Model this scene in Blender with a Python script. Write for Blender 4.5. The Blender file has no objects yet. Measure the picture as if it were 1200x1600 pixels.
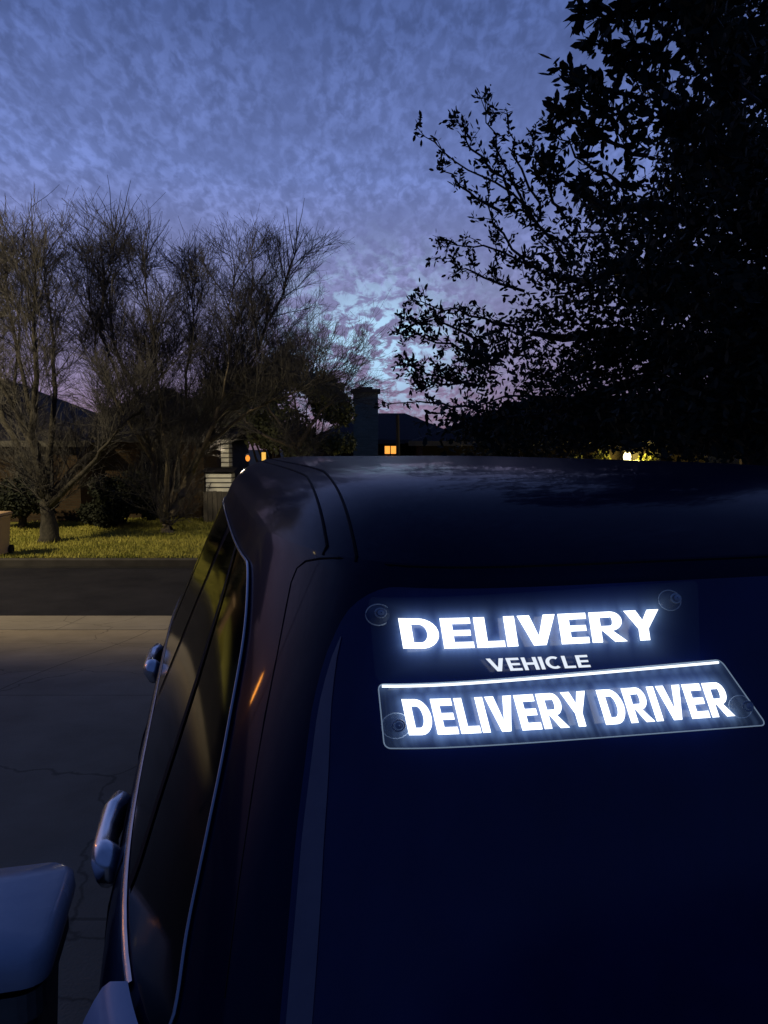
import bpy, math, random
import numpy as np
from mathutils import Vector
R = math.radians
random.seed(7); rng = np.random.default_rng(7)
scene = bpy.context.scene
COL = scene.collection
PI = math.pi
# ------------------------------------------------------------------ camera
CZ = 1.95; PITCH = 4.97; FPX = 1150.0
cp, sp = math.cos(R(PITCH)), math.sin(R(PITCH))
cd = bpy.data.cameras.new('camera'); cam = bpy.data.objects.new('camera', cd); COL.objects.link(cam)
cam.location = (0, 0, CZ); cam.rotation_euler = (R(90 - PITCH), 0, 0)
cd.sensor_fit = 'VERTICAL'; cd.sensor_height = 36; cd.lens = FPX / 1600 * 36
cd.clip_start = 0.02; cd.clip_end = 2000
scene.camera = cam
def ray(x, y):
    a = (x - 600) / FPX; b = (800 - y) / FPX
    return a, cp + b * sp, -sp + b * cp
def px(x, y, Y):
    a, dy, dz = ray(x, y); t = Y / dy
    return Vector((a * t, Y, CZ + dz * t))
# ------------------------------------------------------------------ helpers
ROOT = {}
class MB:
    def __init__(s): s.v = []; s.f = []
    def grid(s, rows, closed=False):
        b = len(s.v); n = len(rows[0])
        for r in rows: s.v.extend([tuple(p) for p in r])
        for i in range(len(rows) - 1):
            for j in range(n if closed else n - 1):
                k = (j + 1) % n
                s.f.append((b + i*n + j, b + i*n + k, b + (i+1)*n + k, b + (i+1)*n + j))
        return b
    def tube(s, pts, rads, n=6, cap=True, flat=None):
        pts = [Vector(p) for p in pts]; m = len(pts); b = len(s.v)
        if not hasattr(rads, '__len__'): rads = [rads] * m
        for i, p in enumerate(pts):
            t = (pts[min(i+1, m-1)] - pts[max(i-1, 0)])
            if t.length < 1e-9: t = Vector((0, 0, 1))
            t.normalize()
            ref = Vector((0, 0, 1)) if abs(t.z) < .9 else Vector((1, 0, 0))
            x = t.cross(ref).normalized(); y = t.cross(x)
            fl = flat or 1
            for k in range(n):
                a = 2 * PI * k / n
                s.v.append(tuple(p + (x * math.cos(a) * fl + y * math.sin(a)) * rads[i]))
        for i in range(m - 1):
            for k in range(n):
                l = (k + 1) % n
                s.f.append((b + i*n + k, b + i*n + l, b + (i+1)*n + l, b + (i+1)*n + k))
        if cap:
            s.f.append(tuple(b + k for k in range(n))[::-1]); s.f.append(tuple(b + (m-1)*n + k for k in range(n)))
    def box(s, x0, x1, y0, y1, z0, z1):
        b = len(s.v)
        s.v += [(x0,y0,z0),(x1,y0,z0),(x1,y1,z0),(x0,y1,z0),(x0,y0,z1),(x1,y0,z1),(x1,y1,z1),(x0,y1,z1)]
        for q in ((0,3,2,1),(4,5,6,7),(0,1,5,4),(1,2,6,5),(2,3,7,6),(3,0,4,7)): s.f.append(tuple(b+i for i in q))
    def poly(s, pts):
        b = len(s.v); s.v += [tuple(p) for p in pts]; s.f.append(tuple(range(b, b+len(pts))))
    def build(s, name, mat, parent=None, loc=None, smooth=False, bevel=0):
        off = Vector((0, 0, 0))
        if parent is not None: off = ROOT[parent.name]
        elif loc is not None: off = Vector(loc)
        me = bpy.data.meshes.new(name)
        vv = [(a-off.x, b-off.y, c-off.z) for a, b, c in s.v] if off.length else s.v
        me.from_pydata(vv, [], s.f); me.update()
        if smooth: me.polygons.foreach_set('use_smooth', [True]*len(me.polygons))
        me.materials.append(mat)
        o = bpy.data.objects.new(name, me); COL.objects.link(o)
        if parent is not None: o.parent = parent
        else: o.location = off
        ROOT[o.name] = off
        if bevel:
            m = o.modifiers.new('bevel', 'BEVEL'); m.width = bevel; m.segments = 3; m.limit_method = 'ANGLE'
        return o
def tag(o, label=None, cat=None, group=None, kind=None):
    if label: o['label'] = label
    if cat: o['category'] = cat
    if group: o['group'] = group
    if kind: o['kind'] = kind
    return o
def empty(name, loc, label, cat, group=None):
    o = bpy.data.objects.new(name, None); COL.objects.link(o); o.location = loc
    ROOT[o.name] = Vector(loc); tag(o, label, cat, group); return o
# ------------------------------------------------------------------ materials
def base_mat(name, col, rough=.6, metal=0, coat=0, spec=.5, emit=None, es=0):
    m = bpy.data.materials.new(name); m.use_nodes = True
    b = m.node_tree.nodes['Principled BSDF']
    b.inputs['Base Color'].default_value = (*col, 1); b.inputs['Roughness'].default_value = rough
    b.inputs['Metallic'].default_value = metal; b.inputs['Coat Weight'].default_value = coat
    b.inputs['Coat Roughness'].default_value = .06
    b.inputs['Specular IOR Level'].default_value = spec
    if emit: b.inputs['Emission Color'].default_value = (*emit, 1); b.inputs['Emission Strength'].default_value = es
    return m
def noisy(name, c1, c2, scale=5, rough=.7, metal=0, coat=0, bump=0, detail=6, spec=.5, rvar=0, bscale=None):
    m = base_mat(name, c1, rough, metal, coat, spec); nt = m.node_tree; N = nt.nodes; L = nt.links
    b = N['Principled BSDF']
    tc = N.new('ShaderNodeTexCoord'); nz = N.new('ShaderNodeTexNoise'); nz.inputs['Scale'].default_value = scale
    nz.inputs['Detail'].default_value = detail; nz.inputs['Roughness'].default_value = .65
    L.new(tc.outputs['Object'], nz.inputs['Vector'])
    cr = N.new('ShaderNodeValToRGB'); cr.color_ramp.elements[0].position = .3; cr.color_ramp.elements[1].position = .72
    cr.color_ramp.elements[0].color = (*c1, 1); cr.color_ramp.elements[1].color = (*c2, 1)
    L.new(nz.outputs['Fac'], cr.inputs[0]); L.new(cr.outputs[0], b.inputs['Base Color'])
    if rvar:
        mr = N.new('ShaderNodeMapRange'); mr.inputs['To Min'].default_value = rough - rvar; mr.inputs['To Max'].default_value = rough + rvar
        L.new(nz.outputs['Fac'], mr.inputs['Value']); L.new(mr.outputs[0], b.inputs['Roughness'])
    if bump:
        n2 = N.new('ShaderNodeTexNoise'); n2.inputs['Scale'].default_value = bscale or scale * 6; n2.inputs['Detail'].default_value = 4
        L.new(tc.outputs['Object'], n2.inputs['Vector'])
        bp = N.new('ShaderNodeBump'); bp.inputs['Strength'].default_value = bump; bp.inputs['Distance'].default_value = .02
        L.new(n2.outputs['Fac'], bp.inputs['Height']); L.new(bp.outputs[0], b.inputs['Normal'])
    return m
def brick_mat(name, c1, c2, mortar, scale=1):
    m = base_mat(name, c1, .85, spec=.2); nt = m.node_tree; N = nt.nodes; L = nt.links
    tc = N.new('ShaderNodeTexCoord'); sx = N.new('ShaderNodeSeparateXYZ'); L.new(tc.outputs['Object'], sx.inputs[0])
    ad = N.new('ShaderNodeMath'); ad.operation = 'ADD'; L.new(sx.outputs[0], ad.inputs[0]); L.new(sx.outputs[1], ad.inputs[1])
    cx = N.new('ShaderNodeCombineXYZ'); L.new(ad.outputs[0], cx.inputs[0]); L.new(sx.outputs[2], cx.inputs[1])
    br = N.new('ShaderNodeTexBrick'); br.inputs['Scale'].default_value = scale
    br.inputs['Brick Width'].default_value = .23; br.inputs['Row Height'].default_value = .08; br.inputs['Mortar Size'].default_value = .01
    br.inputs['Color1'].default_value = (*c1, 1); br.inputs['Color2'].default_value = (*c2, 1); br.inputs['Mortar'].default_value = (*mortar, 1)
    L.new(cx.outputs[0], br.inputs['Vector']); L.new(br.outputs['Color'], N['Principled BSDF'].inputs['Base Color'])
    bp = N.new('ShaderNodeBump'); bp.inputs['Distance'].default_value = .01; bp.inputs['Strength'].default_value = .6; bp.invert = True
    L.new(br.outputs['Fac'], bp.inputs['Height']); L.new(bp.outputs[0], N['Principled BSDF'].inputs['Normal'])
    return m
def emis(name, col, s):
    m = bpy.data.materials.new(name); m.use_nodes = True; nt = m.node_tree; nt.nodes.clear()
    e = nt.nodes.new('ShaderNodeEmission'); e.inputs[0].default_value = (*col, 1); e.inputs[1].default_value = s
    o = nt.nodes.new('ShaderNodeOutputMaterial'); nt.links.new(e.outputs[0], o.inputs[0]); return m
paint = noisy('car_paint', (.001, .003, .022), (.0018, .0048, .031), 3, .30, 0, .32, 0, rvar=.04, spec=.02)
glass_dark = noisy('car_glass', (.0015, .0045, .042), (.004, .014, .115), 1.6, .13, 0, 0, 0, spec=.5, rvar=.05)  # mottled blue puts faint reflections into the glass colour
side_glass = base_mat('side_glass', (.003, .003, .005), .07, 0, 0, .08)
rubber = base_mat('rubber', (.004, .004, .005), .8, spec=.2)
chrome = noisy('chrome', (.85, .87, .9), (.92, .92, .94), 8, .22, 1)
dull_chrome = noisy('dull_chrome', (.36, .38, .44), (.5, .52, .58), 7, .24, 1)
trim_grey = noisy('trim_grey', (.16, .14, .19), (.22, .195, .24), 14, .5)
lens_mat = noisy('lamp_lens', (.40, .46, .60), (.52, .58, .72), 5, .3, 0, .2)
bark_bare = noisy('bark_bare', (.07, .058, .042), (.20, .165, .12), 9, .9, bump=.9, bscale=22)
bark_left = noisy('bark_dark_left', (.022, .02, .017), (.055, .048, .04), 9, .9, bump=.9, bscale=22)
twig_m = noisy('twig_bark', (.055, .053, .055), (.10, .096, .098), 2, .9, spec=.2)
bark_dark = noisy('bark_dark', (.03, .024, .02), (.06, .05, .04), 6, .9, bump=.6)
leaf_oak = noisy('leaf_oak', (.012, .017, .011), (.045, .055, .03), 3, .65, spec=.2)
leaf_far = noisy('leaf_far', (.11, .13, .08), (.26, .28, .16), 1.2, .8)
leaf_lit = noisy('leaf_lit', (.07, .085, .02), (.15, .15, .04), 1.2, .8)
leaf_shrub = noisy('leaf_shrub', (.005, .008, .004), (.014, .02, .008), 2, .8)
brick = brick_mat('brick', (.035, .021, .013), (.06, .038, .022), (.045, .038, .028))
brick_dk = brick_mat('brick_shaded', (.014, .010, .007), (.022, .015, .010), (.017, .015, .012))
brick_ch = brick_mat('brick_chimney', (.20, .22, .17), (.30, .31, .24), (.26, .27, .21))
shingle = noisy('shingle', (.014, .014, .019), (.032, .030, .037), 9, .9, bump=.5, spec=.15)
siding = base_mat('siding', (.66, .66, .58), .6)
siding_bk = base_mat('siding_gap_shade', (.10, .10, .085), .8)  # dark backing colour stands in for shadow lines between the boards
woodfence = noisy('wood_fence', (.07, .062, .055), (.11, .10, .09), 5, .85, bump=.3)
whitetrim = noisy('white_trim', (.05, .047, .044), (.075, .07, .066), 5, .6)
cart_tan = noisy('cart_tan', (.42, .28, .15), (.52, .34, .18), 6, .55)
bin_grey = noisy('bin_grey', (.46, .50, .58), (.60, .64, .72), 4, .26, bump=.06, rvar=.08, coat=.3)
bin_dark = noisy('bin_dark', (.12, .12, .105), (.22, .205, .175), 5, .45, bump=.15)
metal_grey = noisy('metal_grey', (.2, .2, .2), (.3, .3, .3), 6, .5, .6)
pane_dark = base_mat('pane_dark', (.01, .012, .015), .08)
pane_warm = emis('pane_warm', (1, .38, .06), 1.3)
lantern_e = emis('lantern_glow', (1, .30, .04), 1.3)
amber_e = emis('amber_glow', (1, .34, .05), 30)
porch_e = emis('porch_glow', (1, .84, .34), 6)
lamp_e = emis('street_lamp_glow', (1, .74, .34), 12)
# ------------------------------------------------------------------ world
w = bpy.data.worlds.new('World'); scene.world = w; w.use_nodes = True
nt = w.node_tree; N = nt.nodes; L = nt.links
bg = N['Background']
def math_(op, a, b=None, c=None):
    n = N.new('ShaderNodeMath'); n.operation = op
    for i, q in enumerate((a, b, c)):
        if q is None: continue
        if isinstance(q, (int, float)): n.inputs[i].default_value = q
        else: L.new(q, n.inputs[i])
    return n.outputs[0]
tc = N.new('ShaderNodeTexCoord'); sep = N.new('ShaderNodeSeparateXYZ'); L.new(tc.outputs['Generated'], sep.inputs[0])
dx, dyy, dz = sep.outputs
ramp = N.new('ShaderNodeValToRGB'); L.new(dz, ramp.inputs[0])
stops = [(0, (.17, .11, .15)), (.03, (.235, .155, .235)), (.09, (.235, .195, .335)), (.2, (.215, .23, .435)), (.33, (.145, .20, .47)), (.48, (.076, .118, .31)), (.7, (.04, .07, .21)), (1, (.03, .06, .19))]
e = ramp.color_ramp.elements
e[0].position, e[0].color = stops[0][0], (*stops[0][1], 1); e[1].position, e[1].color = 1, (*stops[-1][1], 1)
for p_, c_ in stops[1:-1]:
    k = e.new(p_); k.color = (*c_, 1)
def plane_vec(off):
    den = math_('ADD', math_('MAXIMUM', dz, 0), off)
    c = N.new('ShaderNodeCombineXYZ'); L.new(math_('DIVIDE', dx, den), c.inputs[0]); L.new(math_('DIVIDE', dyy, den), c.inputs[1]); return c.outputs[0]
v1 = plane_vec(.32); v2 = plane_vec(.55)
def noise(scale, detail, rough, dist, vec):
    n = N.new('ShaderNodeTexNoise'); n.inputs['Scale'].default_value = scale; n.inputs['Detail'].default_value = detail
    n.inputs['Roughness'].default_value = rough; n.inputs['Distortion'].default_value = dist
    L.new(vec, n.inputs['Vector']); return n.outputs['Fac']
mp = N.new('ShaderNodeMapping'); mp.inputs['Rotation'].default_value = (0, 0, R(30)); mp.inputs['Scale'].default_value = (1.45, .85, 1)
L.new(v1, mp.inputs[0])
fine = noise(34, 3, .55, .3, mp.outputs[0]); mid = noise(16, 3, .55, .5, mp.outputs[0]); big = noise(2.6, 5, .6, .4, v1)
def mrange(v, a, b, c, d):
    n = N.new('ShaderNodeMapRange'); n.interpolation_type = 'SMOOTHSTEP'
    for i, q in enumerate((a, b, c, d)): n.inputs[i+1].default_value = q
    L.new(v, n.inputs[0]); return n.outputs[0]
f1 = math_('ADD', mrange(fine, .38, .66, -.25, .45), mrange(mid, .34, .68, -.16, .24))
bm = mrange(big, .38, .60, .30, 1.0)
amp = math_('MULTIPLY', math_('MULTIPLY', f1, bm), .54)
mul = math_('ADD', math_('ADD', amp, mrange(big, .3, .7, -.10, .10)), .99)
mixm = N.new('ShaderNodeVectorMath'); mixm.operation = 'SCALE'; L.new(ramp.outputs[0], mixm.inputs[0]); L.new(mul, mixm.inputs['Scale'])
ddx = math_('ADD', dx, .015); ddz = math_('ADD', dz, -.13)
g = math_('ADD', math_('MULTIPLY', math_('MULTIPLY', ddx, ddx), 85), math_('MULTIPLY', math_('MULTIPLY', ddz, ddz), 170))
gm = math_('POWER', 2.718, math_('MULTIPLY', g, -1))
gm = math_('MULTIPLY', gm, mrange(dyy, 0, .3, 0, 1))
gap = noise(36, 4, .6, .5, v2)
gv = math_('MINIMUM', math_('MULTIPLY', mrange(gap, .43, .59, 0.0, 1), math_('MULTIPLY', gm, 1.25)), 1.0)
mx = N.new('ShaderNodeMix'); mx.data_type = 'RGBA'; L.new(gv, mx.inputs['Factor'])
L.new(mixm.outputs[0], mx.inputs['A']); mx.inputs['B'].default_value = (.45, .70, .96, 1)
me_ = N.new('ShaderNodeMix'); me_.data_type = 'RGBA'; L.new(mrange(dyy, -.2, .6, .0, 1.0), me_.inputs['Factor'])
em_ = N.new('ShaderNodeVectorMath'); em_.operation = 'SCALE'; em_.inputs[0].default_value = (.018, .036, .12); L.new(mul, em_.inputs['Scale'])
L.new(em_.outputs[0], me_.inputs['A']); L.new(mx.outputs['Result'], me_.inputs['B'])
L.new(me_.outputs['Result'], bg.inputs[0]); bg.inputs[1].default_value = 1.0
# ------------------------------------------------------------------ ground
def ss(a, b, x):
    t = max(0, min(1, (x - a) / (b - a))); return t * t * (3 - 2 * t)
CURB = 15.9; NEAR = 11.0
def gz(y):
    if y < NEAR: return -.58 * ss(4.8, 11.0, y)
    if y < CURB: return -.60
    return -.46 + .10 * ss(CURB, 24, y)
grass_m = noisy('grass_ground', (.17, .18, .04), (.38, .35, .09), 2.2, .9, bump=1, bscale=60, detail=8, spec=.1)
soil_m = noisy('ground', (.05, .05, .03), (.09, .085, .05), 2, .95, spec=.1)
m = MB(); ys = [-60, -10, 0, 4, 5, 6, 7, 8, 9, 10, 10.99, 11.01, 15.89, 15.91, 17, 19, 21, 24, 60, 200, 900]
m.grid([[(x, y, gz(y) - .012) for x in (-700, -60, -10, 0, 10, 60, 700)] for y in ys]); tag(m.build('ground', soil_m), kind='structure')
m = MB(); ys = [16.06 + i * .5 for i in range(40)]
m.grid([[(x, y, gz(y)) for x in np.linspace(-40, 40, 41)] for y in ys]); tag(m.build('lawn', grass_m), kind='structure')
asph = noisy('asphalt', (.010, .010, .014), (.026, .025, .031), .9, .9, bump=.5, bscale=90, detail=9, spec=.08)
m = MB(); m.grid([[(x, y, -.596) for x in (-60, 0, 60)] for y in (NEAR + .02, 13.4, CURB - .42)]); tag(m.build('road', asph), kind='structure')
def concrete(name, c1, c2, jw, jh):
    m = noisy(name, c1, c2, 1.1, .9, bump=.25, bscale=70, detail=9, spec=.1); nt = m.node_tree; N = nt.nodes; L = nt.links
    b = N['Principled BSDF']; src = b.inputs['Base Color'].links[0].from_socket
    tc = N.new('ShaderNodeTexCoord')
    br = N.new('ShaderNodeTexBrick'); br.offset = 0; br.inputs['Scale'].default_value = 1; br.inputs['Brick Width'].default_value = jw
    br.inputs['Row Height'].default_value = jh; br.inputs['Mortar Size'].default_value = .012; br.inputs['Mortar Smooth'].default_value = .3
    L.new(tc.outputs['Object'], br.inputs['Vector'])
    vo = N.new('ShaderNodeTexVoronoi'); vo.feature = 'DISTANCE_TO_EDGE'; vo.inputs['Scale'].default_value = .55
    nz = N.new('ShaderNodeTexNoise'); nz.inputs['Scale'].default_value = 2.5; nz.inputs['Detail'].default_value = 5
    ad = N.new('ShaderNodeMixRGB'); ad.blend_type = 'ADD'; ad.inputs[0].default_value = .35
    L.new(tc.outputs['Object'], nz.inputs['Vector']); L.new(tc.outputs['Object'], ad.inputs[1]); L.new(nz.outputs['Color'], ad.inputs[2]); L.new(ad.outputs[0], vo.inputs['Vector'])
    mr = N.new('ShaderNodeMapRange'); mr.inputs['From Min'].default_value = .001; mr.inputs['From Max'].default_value = .007
    mr.inputs['To Min'].default_value = .62; mr.inputs['To Max'].default_value = 1; L.new(vo.outputs['Distance'], mr.inputs['Value'])
    m1 = N.new('ShaderNodeMath'); m1.operation = 'MULTIPLY_ADD'; L.new(br.outputs['Fac'], m1.inputs[0]); m1.inputs[1].default_value = -.35; m1.inputs[2].default_value = 1
    m2 = N.new('ShaderNodeMath'); m2.operation = 'MULTIPLY'; L.new(m1.outputs[0], m2.inputs[0]); L.new(mr.outputs[0], m2.inputs[1])
    vm = N.new('ShaderNodeVectorMath'); vm.operation = 'SCALE'; L.new(src, vm.inputs[0]); L.new(m2.outputs[0], vm.inputs['Scale']); L.new(vm.outputs[0], b.inputs['Base Color'])
    return m
conc = concrete('concrete', (.24, .195, .13), (.37, .305, .21), 3.2, 2.9)
conc_l = concrete('concrete_light', (.22, .19, .145), (.31, .27, .21), 1.5, 3)
m = MB(); m.grid([[(x, y, gz(y)) for x in (-14, -6, 0, 6, 9)] for y in np.linspace(-6, 9.9, 60)]); tag(m.build('driveway', conc), kind='structure')
m = MB(); m.grid([[(x, y, gz(y) + .004) for x in (-60, 0, 60)] for y in np.linspace(9.9, 10.95, 8)]); tag(m.build('pavement', conc_l), kind='structure')
m = MB(); m.box(-60, 60, CURB - .12, CURB + .16, -.7, -.455); tag(m.build('kerb', noisy('kerb', (.04, .037, .036), (.075, .07, .066), 2, .85, spec=.1), bevel=.02), kind='structure')
m = MB(); m.grid([[(x, y, -.592) for x in (-60, 60)] for y in (CURB - .42, CURB - .121)]); tag(m.build('gutter', noisy('gutter', (.012, .012, .013), (.03, .028, .028), 2, .9, spec=.08)), kind='structure')
n = 70000
gx = rng.uniform(-11, 4, n); gy = 16.0 + rng.random(n) ** 1.3 * 8; h = rng.uniform(.03, .09, n) * np.where(rng.random(n) < .04, 1.8, 1); a = rng.uniform(0, 2*PI, n)
z0 = np.array([gz(y) for y in gy]); wd = .012
V = np.empty((n, 3, 3)); V[:, 0] = np.stack([gx - np.cos(a)*wd, gy - np.sin(a)*wd, z0 - .01], 1); V[:, 1] = np.stack([gx + np.cos(a)*wd, gy + np.sin(a)*wd, z0 - .01], 1)
V[:, 2] = np.stack([gx + rng.normal(0, .03, n), gy + rng.normal(0, .03, n), z0 + h], 1)
me = bpy.data.meshes.new('grass'); me.from_pydata(V.reshape(-1, 3).tolist(), [], np.arange(3*n).reshape(-1, 3).tolist()); me.materials.append(noisy('grass_blade', (.20, .21, .04), (.48, .43, .11), 1.4, .8, spec=.1))
o = bpy.data.objects.new('grass', me); COL.objects.link(o); tag(o, 'short winter grass of the lawn across the street', 'grass', kind='stuff')
# ------------------------------------------------------------------ leaves
def leaf_verts(P, size, width=.42, droop=None):
    n = len(P)
    d = rng.normal(size=(n, 3)); d /= np.linalg.norm(d, axis=1)[:, None] + 1e-9
    if droop is not None: d = d * .7 + droop; d /= np.linalg.norm(d, axis=1)[:, None] + 1e-9
    q = rng.normal(size=(n, 3)); s = np.cross(d, q); s /= np.linalg.norm(s, axis=1)[:, None] + 1e-9
    L_ = (size * rng.uniform(.6, 1.3, n))[:, None]; W_ = L_ * width * .5
    V = np.empty((n, 6, 3)); V[:, 0] = P; V[:, 1] = P + d*L_*.3 + s*W_*.85; V[:, 2] = P + d*L_*.68 + s*W_*.9
    V[:, 3] = P + d*L_; V[:, 4] = P + d*L_*.68 - s*W_*.9; V[:, 5] = P + d*L_*.3 - s*W_*.85
    return V
def leaf_obj(name, Vs, mat, parent=None, loc=None, keep=None):
    V = np.concatenate(Vs)
    if keep is not None: V = V[keep(V[:, 0])]
    off = ROOT[parent.name] if parent is not None else Vector(loc or (0, 0, 0))
    V = V.reshape(-1, 3) - np.array(off); n = len(V) // 6
    me = bpy.data.meshes.new(name); me.vertices.add(len(V)); me.vertices.foreach_set('co', V.astype(np.float32).ravel())
    me.loops.add(len(V)); me.loops.foreach_set('vertex_index', np.arange(len(V), dtype=np.int32))
    me.polygons.add(n); me.polygons.foreach_set('loop_start', np.arange(0, len(V), 6, dtype=np.int32)); me.polygons.foreach_set('loop_total', np.full(n, 6, dtype=np.int32))
    me.update(calc_edges=True); me.validate(); me.materials.append(mat)
    o = bpy.data.objects.new(name, me); COL.objects.link(o)
    if parent is not None: o.parent = parent
    else: o.location = off
    ROOT[o.name] = off
    return o
def ball(c, rad, n):
    d = rng.normal(size=(n, 3)); d /= np.linalg.norm(d, axis=1)[:, None]
    return np.array(c) + d * (rng.random(n) ** .45)[:, None] * np.array(rad)
# ------------------------------------------------------------------ right-hand live oak
oak = empty('oak_tree', (3.9, 6.6, 0), 'dark leafy evergreen oak towering over the right side of the vehicle', 'tree')
tb = MB(); tb.tube([(3.9, 6.6, -.4), (3.9, 6.6, .3), (3.8, 6.5, 1.3), (3.75, 6.3, 2.2), (3.5, 6.2, 3.2), (3.3, 6.1, 4.6), (3.1, 5.9, 6.3)], [.36, .27, .23, .21, .17, .11, .05], 12)
br_ = MB(); LV = []
def bend(p0, p1, n=6, j=.06):
    p0, p1 = Vector(p0), Vector(p1); l = (p1 - p0).length; out = []
    for i in range(n + 1):
        t = i / n; q = p0.lerp(p1, t)
        q += Vector((random.gauss(0, j), random.gauss(0, j), random.gauss(0, j))) * l * (math.sin(PI * t) * .8)
        q.z += .10 * l * math.sin(PI * t)
        out.append(q)
    return out
EY = [-60, 60, 150, 260, 330, 420, 500, 560, 640, 725]; EX = [1030, 1015, 1000, 975, 905, 845, 785, 725, 700, 700]
def inside(x, y): return x > np.interp(y, EY, EX)
cl = []
while len(cl) < 285:
    x = random.uniform(640, 1330); y = random.uniform(-120, 735)
    if not inside(x, y): continue
    if y < 230 and random.random() < .42: continue
    if random.random() > .6 + min(1, (x - np.interp(y, EY, EX)) / 200) * .4: continue
    Y = random.uniform(4.6, 7.8) if x < 1000 else random.uniform(3.8, 7.2)
    cl.append((x, y, Y, min(1, (x - np.interp(y, EY, EX)) / 160)))
for i, (x, y, Y, edge) in enumerate(cl):
    c = px(x, y, Y); r_ = random.uniform(.20, .42) * (.7 + .3 * edge)
    if c.z < 2.08: c.z = 2.08 + random.random() * .1
    nn = int((85 + 165 * edge) * (.7 if y < 230 else 1))
    LV.append(leaf_verts(ball(c, (r_*1.2, r_*1.2, r_*.8), nn), .062))
    if i % 5 == 0:
        z = min(5.6, max(2.0, c.z - .6)); br_.tube(bend((3.6, 6.2, z), c, 6), np.linspace(.035, .006, 7).tolist(), 5)
# low skirt of the crown, down to just above the vehicle roof
for i in range(26):
    c = px(random.uniform(690, 1230), random.uniform(680, 712), random.uniform(6.5, 9.0)); c.z = max(c.z, 1.97)
    LV.append(leaf_verts(ball(c, (.38, .38, .15), 150), .062))
lims = [((3.8,6.5,1.6),(830,520,5.6)),((3.7,6.2,2.5),(900,300,5.2)),((3.6,6.2,3.0),(1000,120,4.6)),((3.8,6.4,1.9),(780,640,5.8)),((3.7,6.3,2.3),(860,430,5.4)),((3.5,6.2,3.4),(1080,30,4.4)),((3.8,6.5,1.5),(900,660,5.0)),((3.7,6.3,2.2),(1010,420,4.3))]
for a_, b_ in lims: br_.tube(bend(a_, px(*b_), 8, .05), np.linspace(.10, .02, 9).tolist(), 7)
def spray(pts, Y, leaf=.05, dens=1.0, spread=.26):
    P = [px(x, y, Y + i * .05) for i, (x, y) in enumerate(pts)]
    path = []
    for i in range(len(P) - 1):
        for t in (0, .25, .5, .75): path.append(P[i].lerp(P[i+1], t) + Vector([random.gauss(0, .012) for _ in range(3)]))
    path.append(P[-1]); m_ = len(path)
    br_.tube(path, np.linspace(.011, .0025, m_).tolist(), 4)
    LV.append(leaf_verts(np.array([path[-1]] * 5) + rng.normal(0, .02, (5, 3)), leaf))
    for i in range(1, m_):
        f = i / m_; d = (path[i] - path[i-1]).normalized()
        for k in range(max(1, int(2.8 * dens))):
            sd = (d * .7 + Vector((random.gauss(0, .7), random.gauss(0, .7), random.gauss(.25, .6)))).normalized()
            ln = spread * random.uniform(.35, 1.1) * (1.25 - .7 * f)
            q = path[i].lerp(path[i-1], random.random()); e_ = q + sd * ln; mid_ = q.lerp(e_, .5) + Vector((0, 0, .01))
            br_.tube([q, mid_, e_], [.004, .003, .0015], 3, False)
            nn = int(16 * ln / .2 * dens) + 5
            ts = rng.uniform(.2, 1.05, nn)[:, None]
            pts_ = np.array(q) * (1 - ts) + np.array(e_) * ts + rng.normal(0, .012, (nn, 3))
            LV.append(leaf_verts(pts_, leaf, droop=np.array(sd) * .5))
for s_ in [([(880,400),(800,300),(710,255),(650,196)],5.2,.045,.7,.17), ([(830,340),(775,230),(750,150)],5.2,.045,.8,.17), ([(850,340),(805,240),(790,168)],5.3,.045,.7,.15),
           ([(800,300),(735,230),(712,182)],5.1,.045,.8,.16), ([(780,330),(715,290),(690,262)],5.1,.045,.7,.15), ([(880,330),(840,270),(835,215)],5.1,.048,.9,.2),
           ([(860,430),(760,390),(686,378)],5.4,.045,.9,.17), ([(820,460),(740,425),(690,405)],5.3,.045,1,.2), ([(800,510),(710,485),(648,470)],5.3,.045,1,.2),
           ([(770,560),(685,535),(614,518)],5.4,.045,1.1,.2), ([(760,540),(690,500),(640,500)],5.3,.045,1,.2), ([(750,600),(670,585),(622,562)],5.5,.045,1.1,.2), ([(740,640),(670,628),(602,634)],5.6,.042,.7,.15),
           ([(740,600),(680,600),(640,606)],5.5,.045,1,.2), ([(900,400),(840,350),(800,330)],5.3,.045,1,.22), ([(830,420),(770,350),(760,290)],5.2,.045,.9,.2),
           ([(1030,90),(970,40),(905,0)],3.3,.066,.8,.17), ([(1040,60),(990,0),(950,-40)],3.3,.066,.9,.2), ([(1020,180),(950,140),(886,128)],3.4,.064,.8,.16), ([(1010,250),(930,205),(872,180)],3.4,.06,.8,.16),
           ([(1000,200),(940,175),(905,150)],3.3,.06,.8,.15), ([(980,290),(910,250),(862,205)],3.6,.056,.9,.17), ([(1040,130),(980,90),(930,70)],3.3,.066,.8,.15), ([(1100,60),(1060,0),(1030,-40)],3.1,.07,.9,.2),
           ([(1180,160),(1120,100),(1090,40)],3.0,.07,.9,.2), ([(950,330),(890,290),(850,250)],4.0,.055,1,.2), ([(1150,300),(1080,230),(1040,190)],3.2,.065,1,.2)]:
    spray(*s_)
def keep_oak(P):
    f = P[:, 1]*cp - (P[:, 2]-CZ)*sp; u_ = P[:, 1]*sp + (P[:, 2]-CZ)*cp
    X = 600 + FPX*P[:, 0]/f; Yp = 800 - FPX*u_/f
    d = np.hypot((X-960)/75, (Yp-717)/11); d2 = np.hypot((X-980)/20, (Yp-714)/13)
    r_ = rng.random(len(P))
    return ~(((d < 1) & (r_ < .78)) | ((d2 < 1) & (r_ < .94))) | (f < .1)
tb.build('trunk', bark_dark, oak, smooth=True); br_.build('limb', bark_dark, oak, smooth=True); leaf_obj('crown', LV, leaf_oak, oak, keep=keep_oak)
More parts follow.
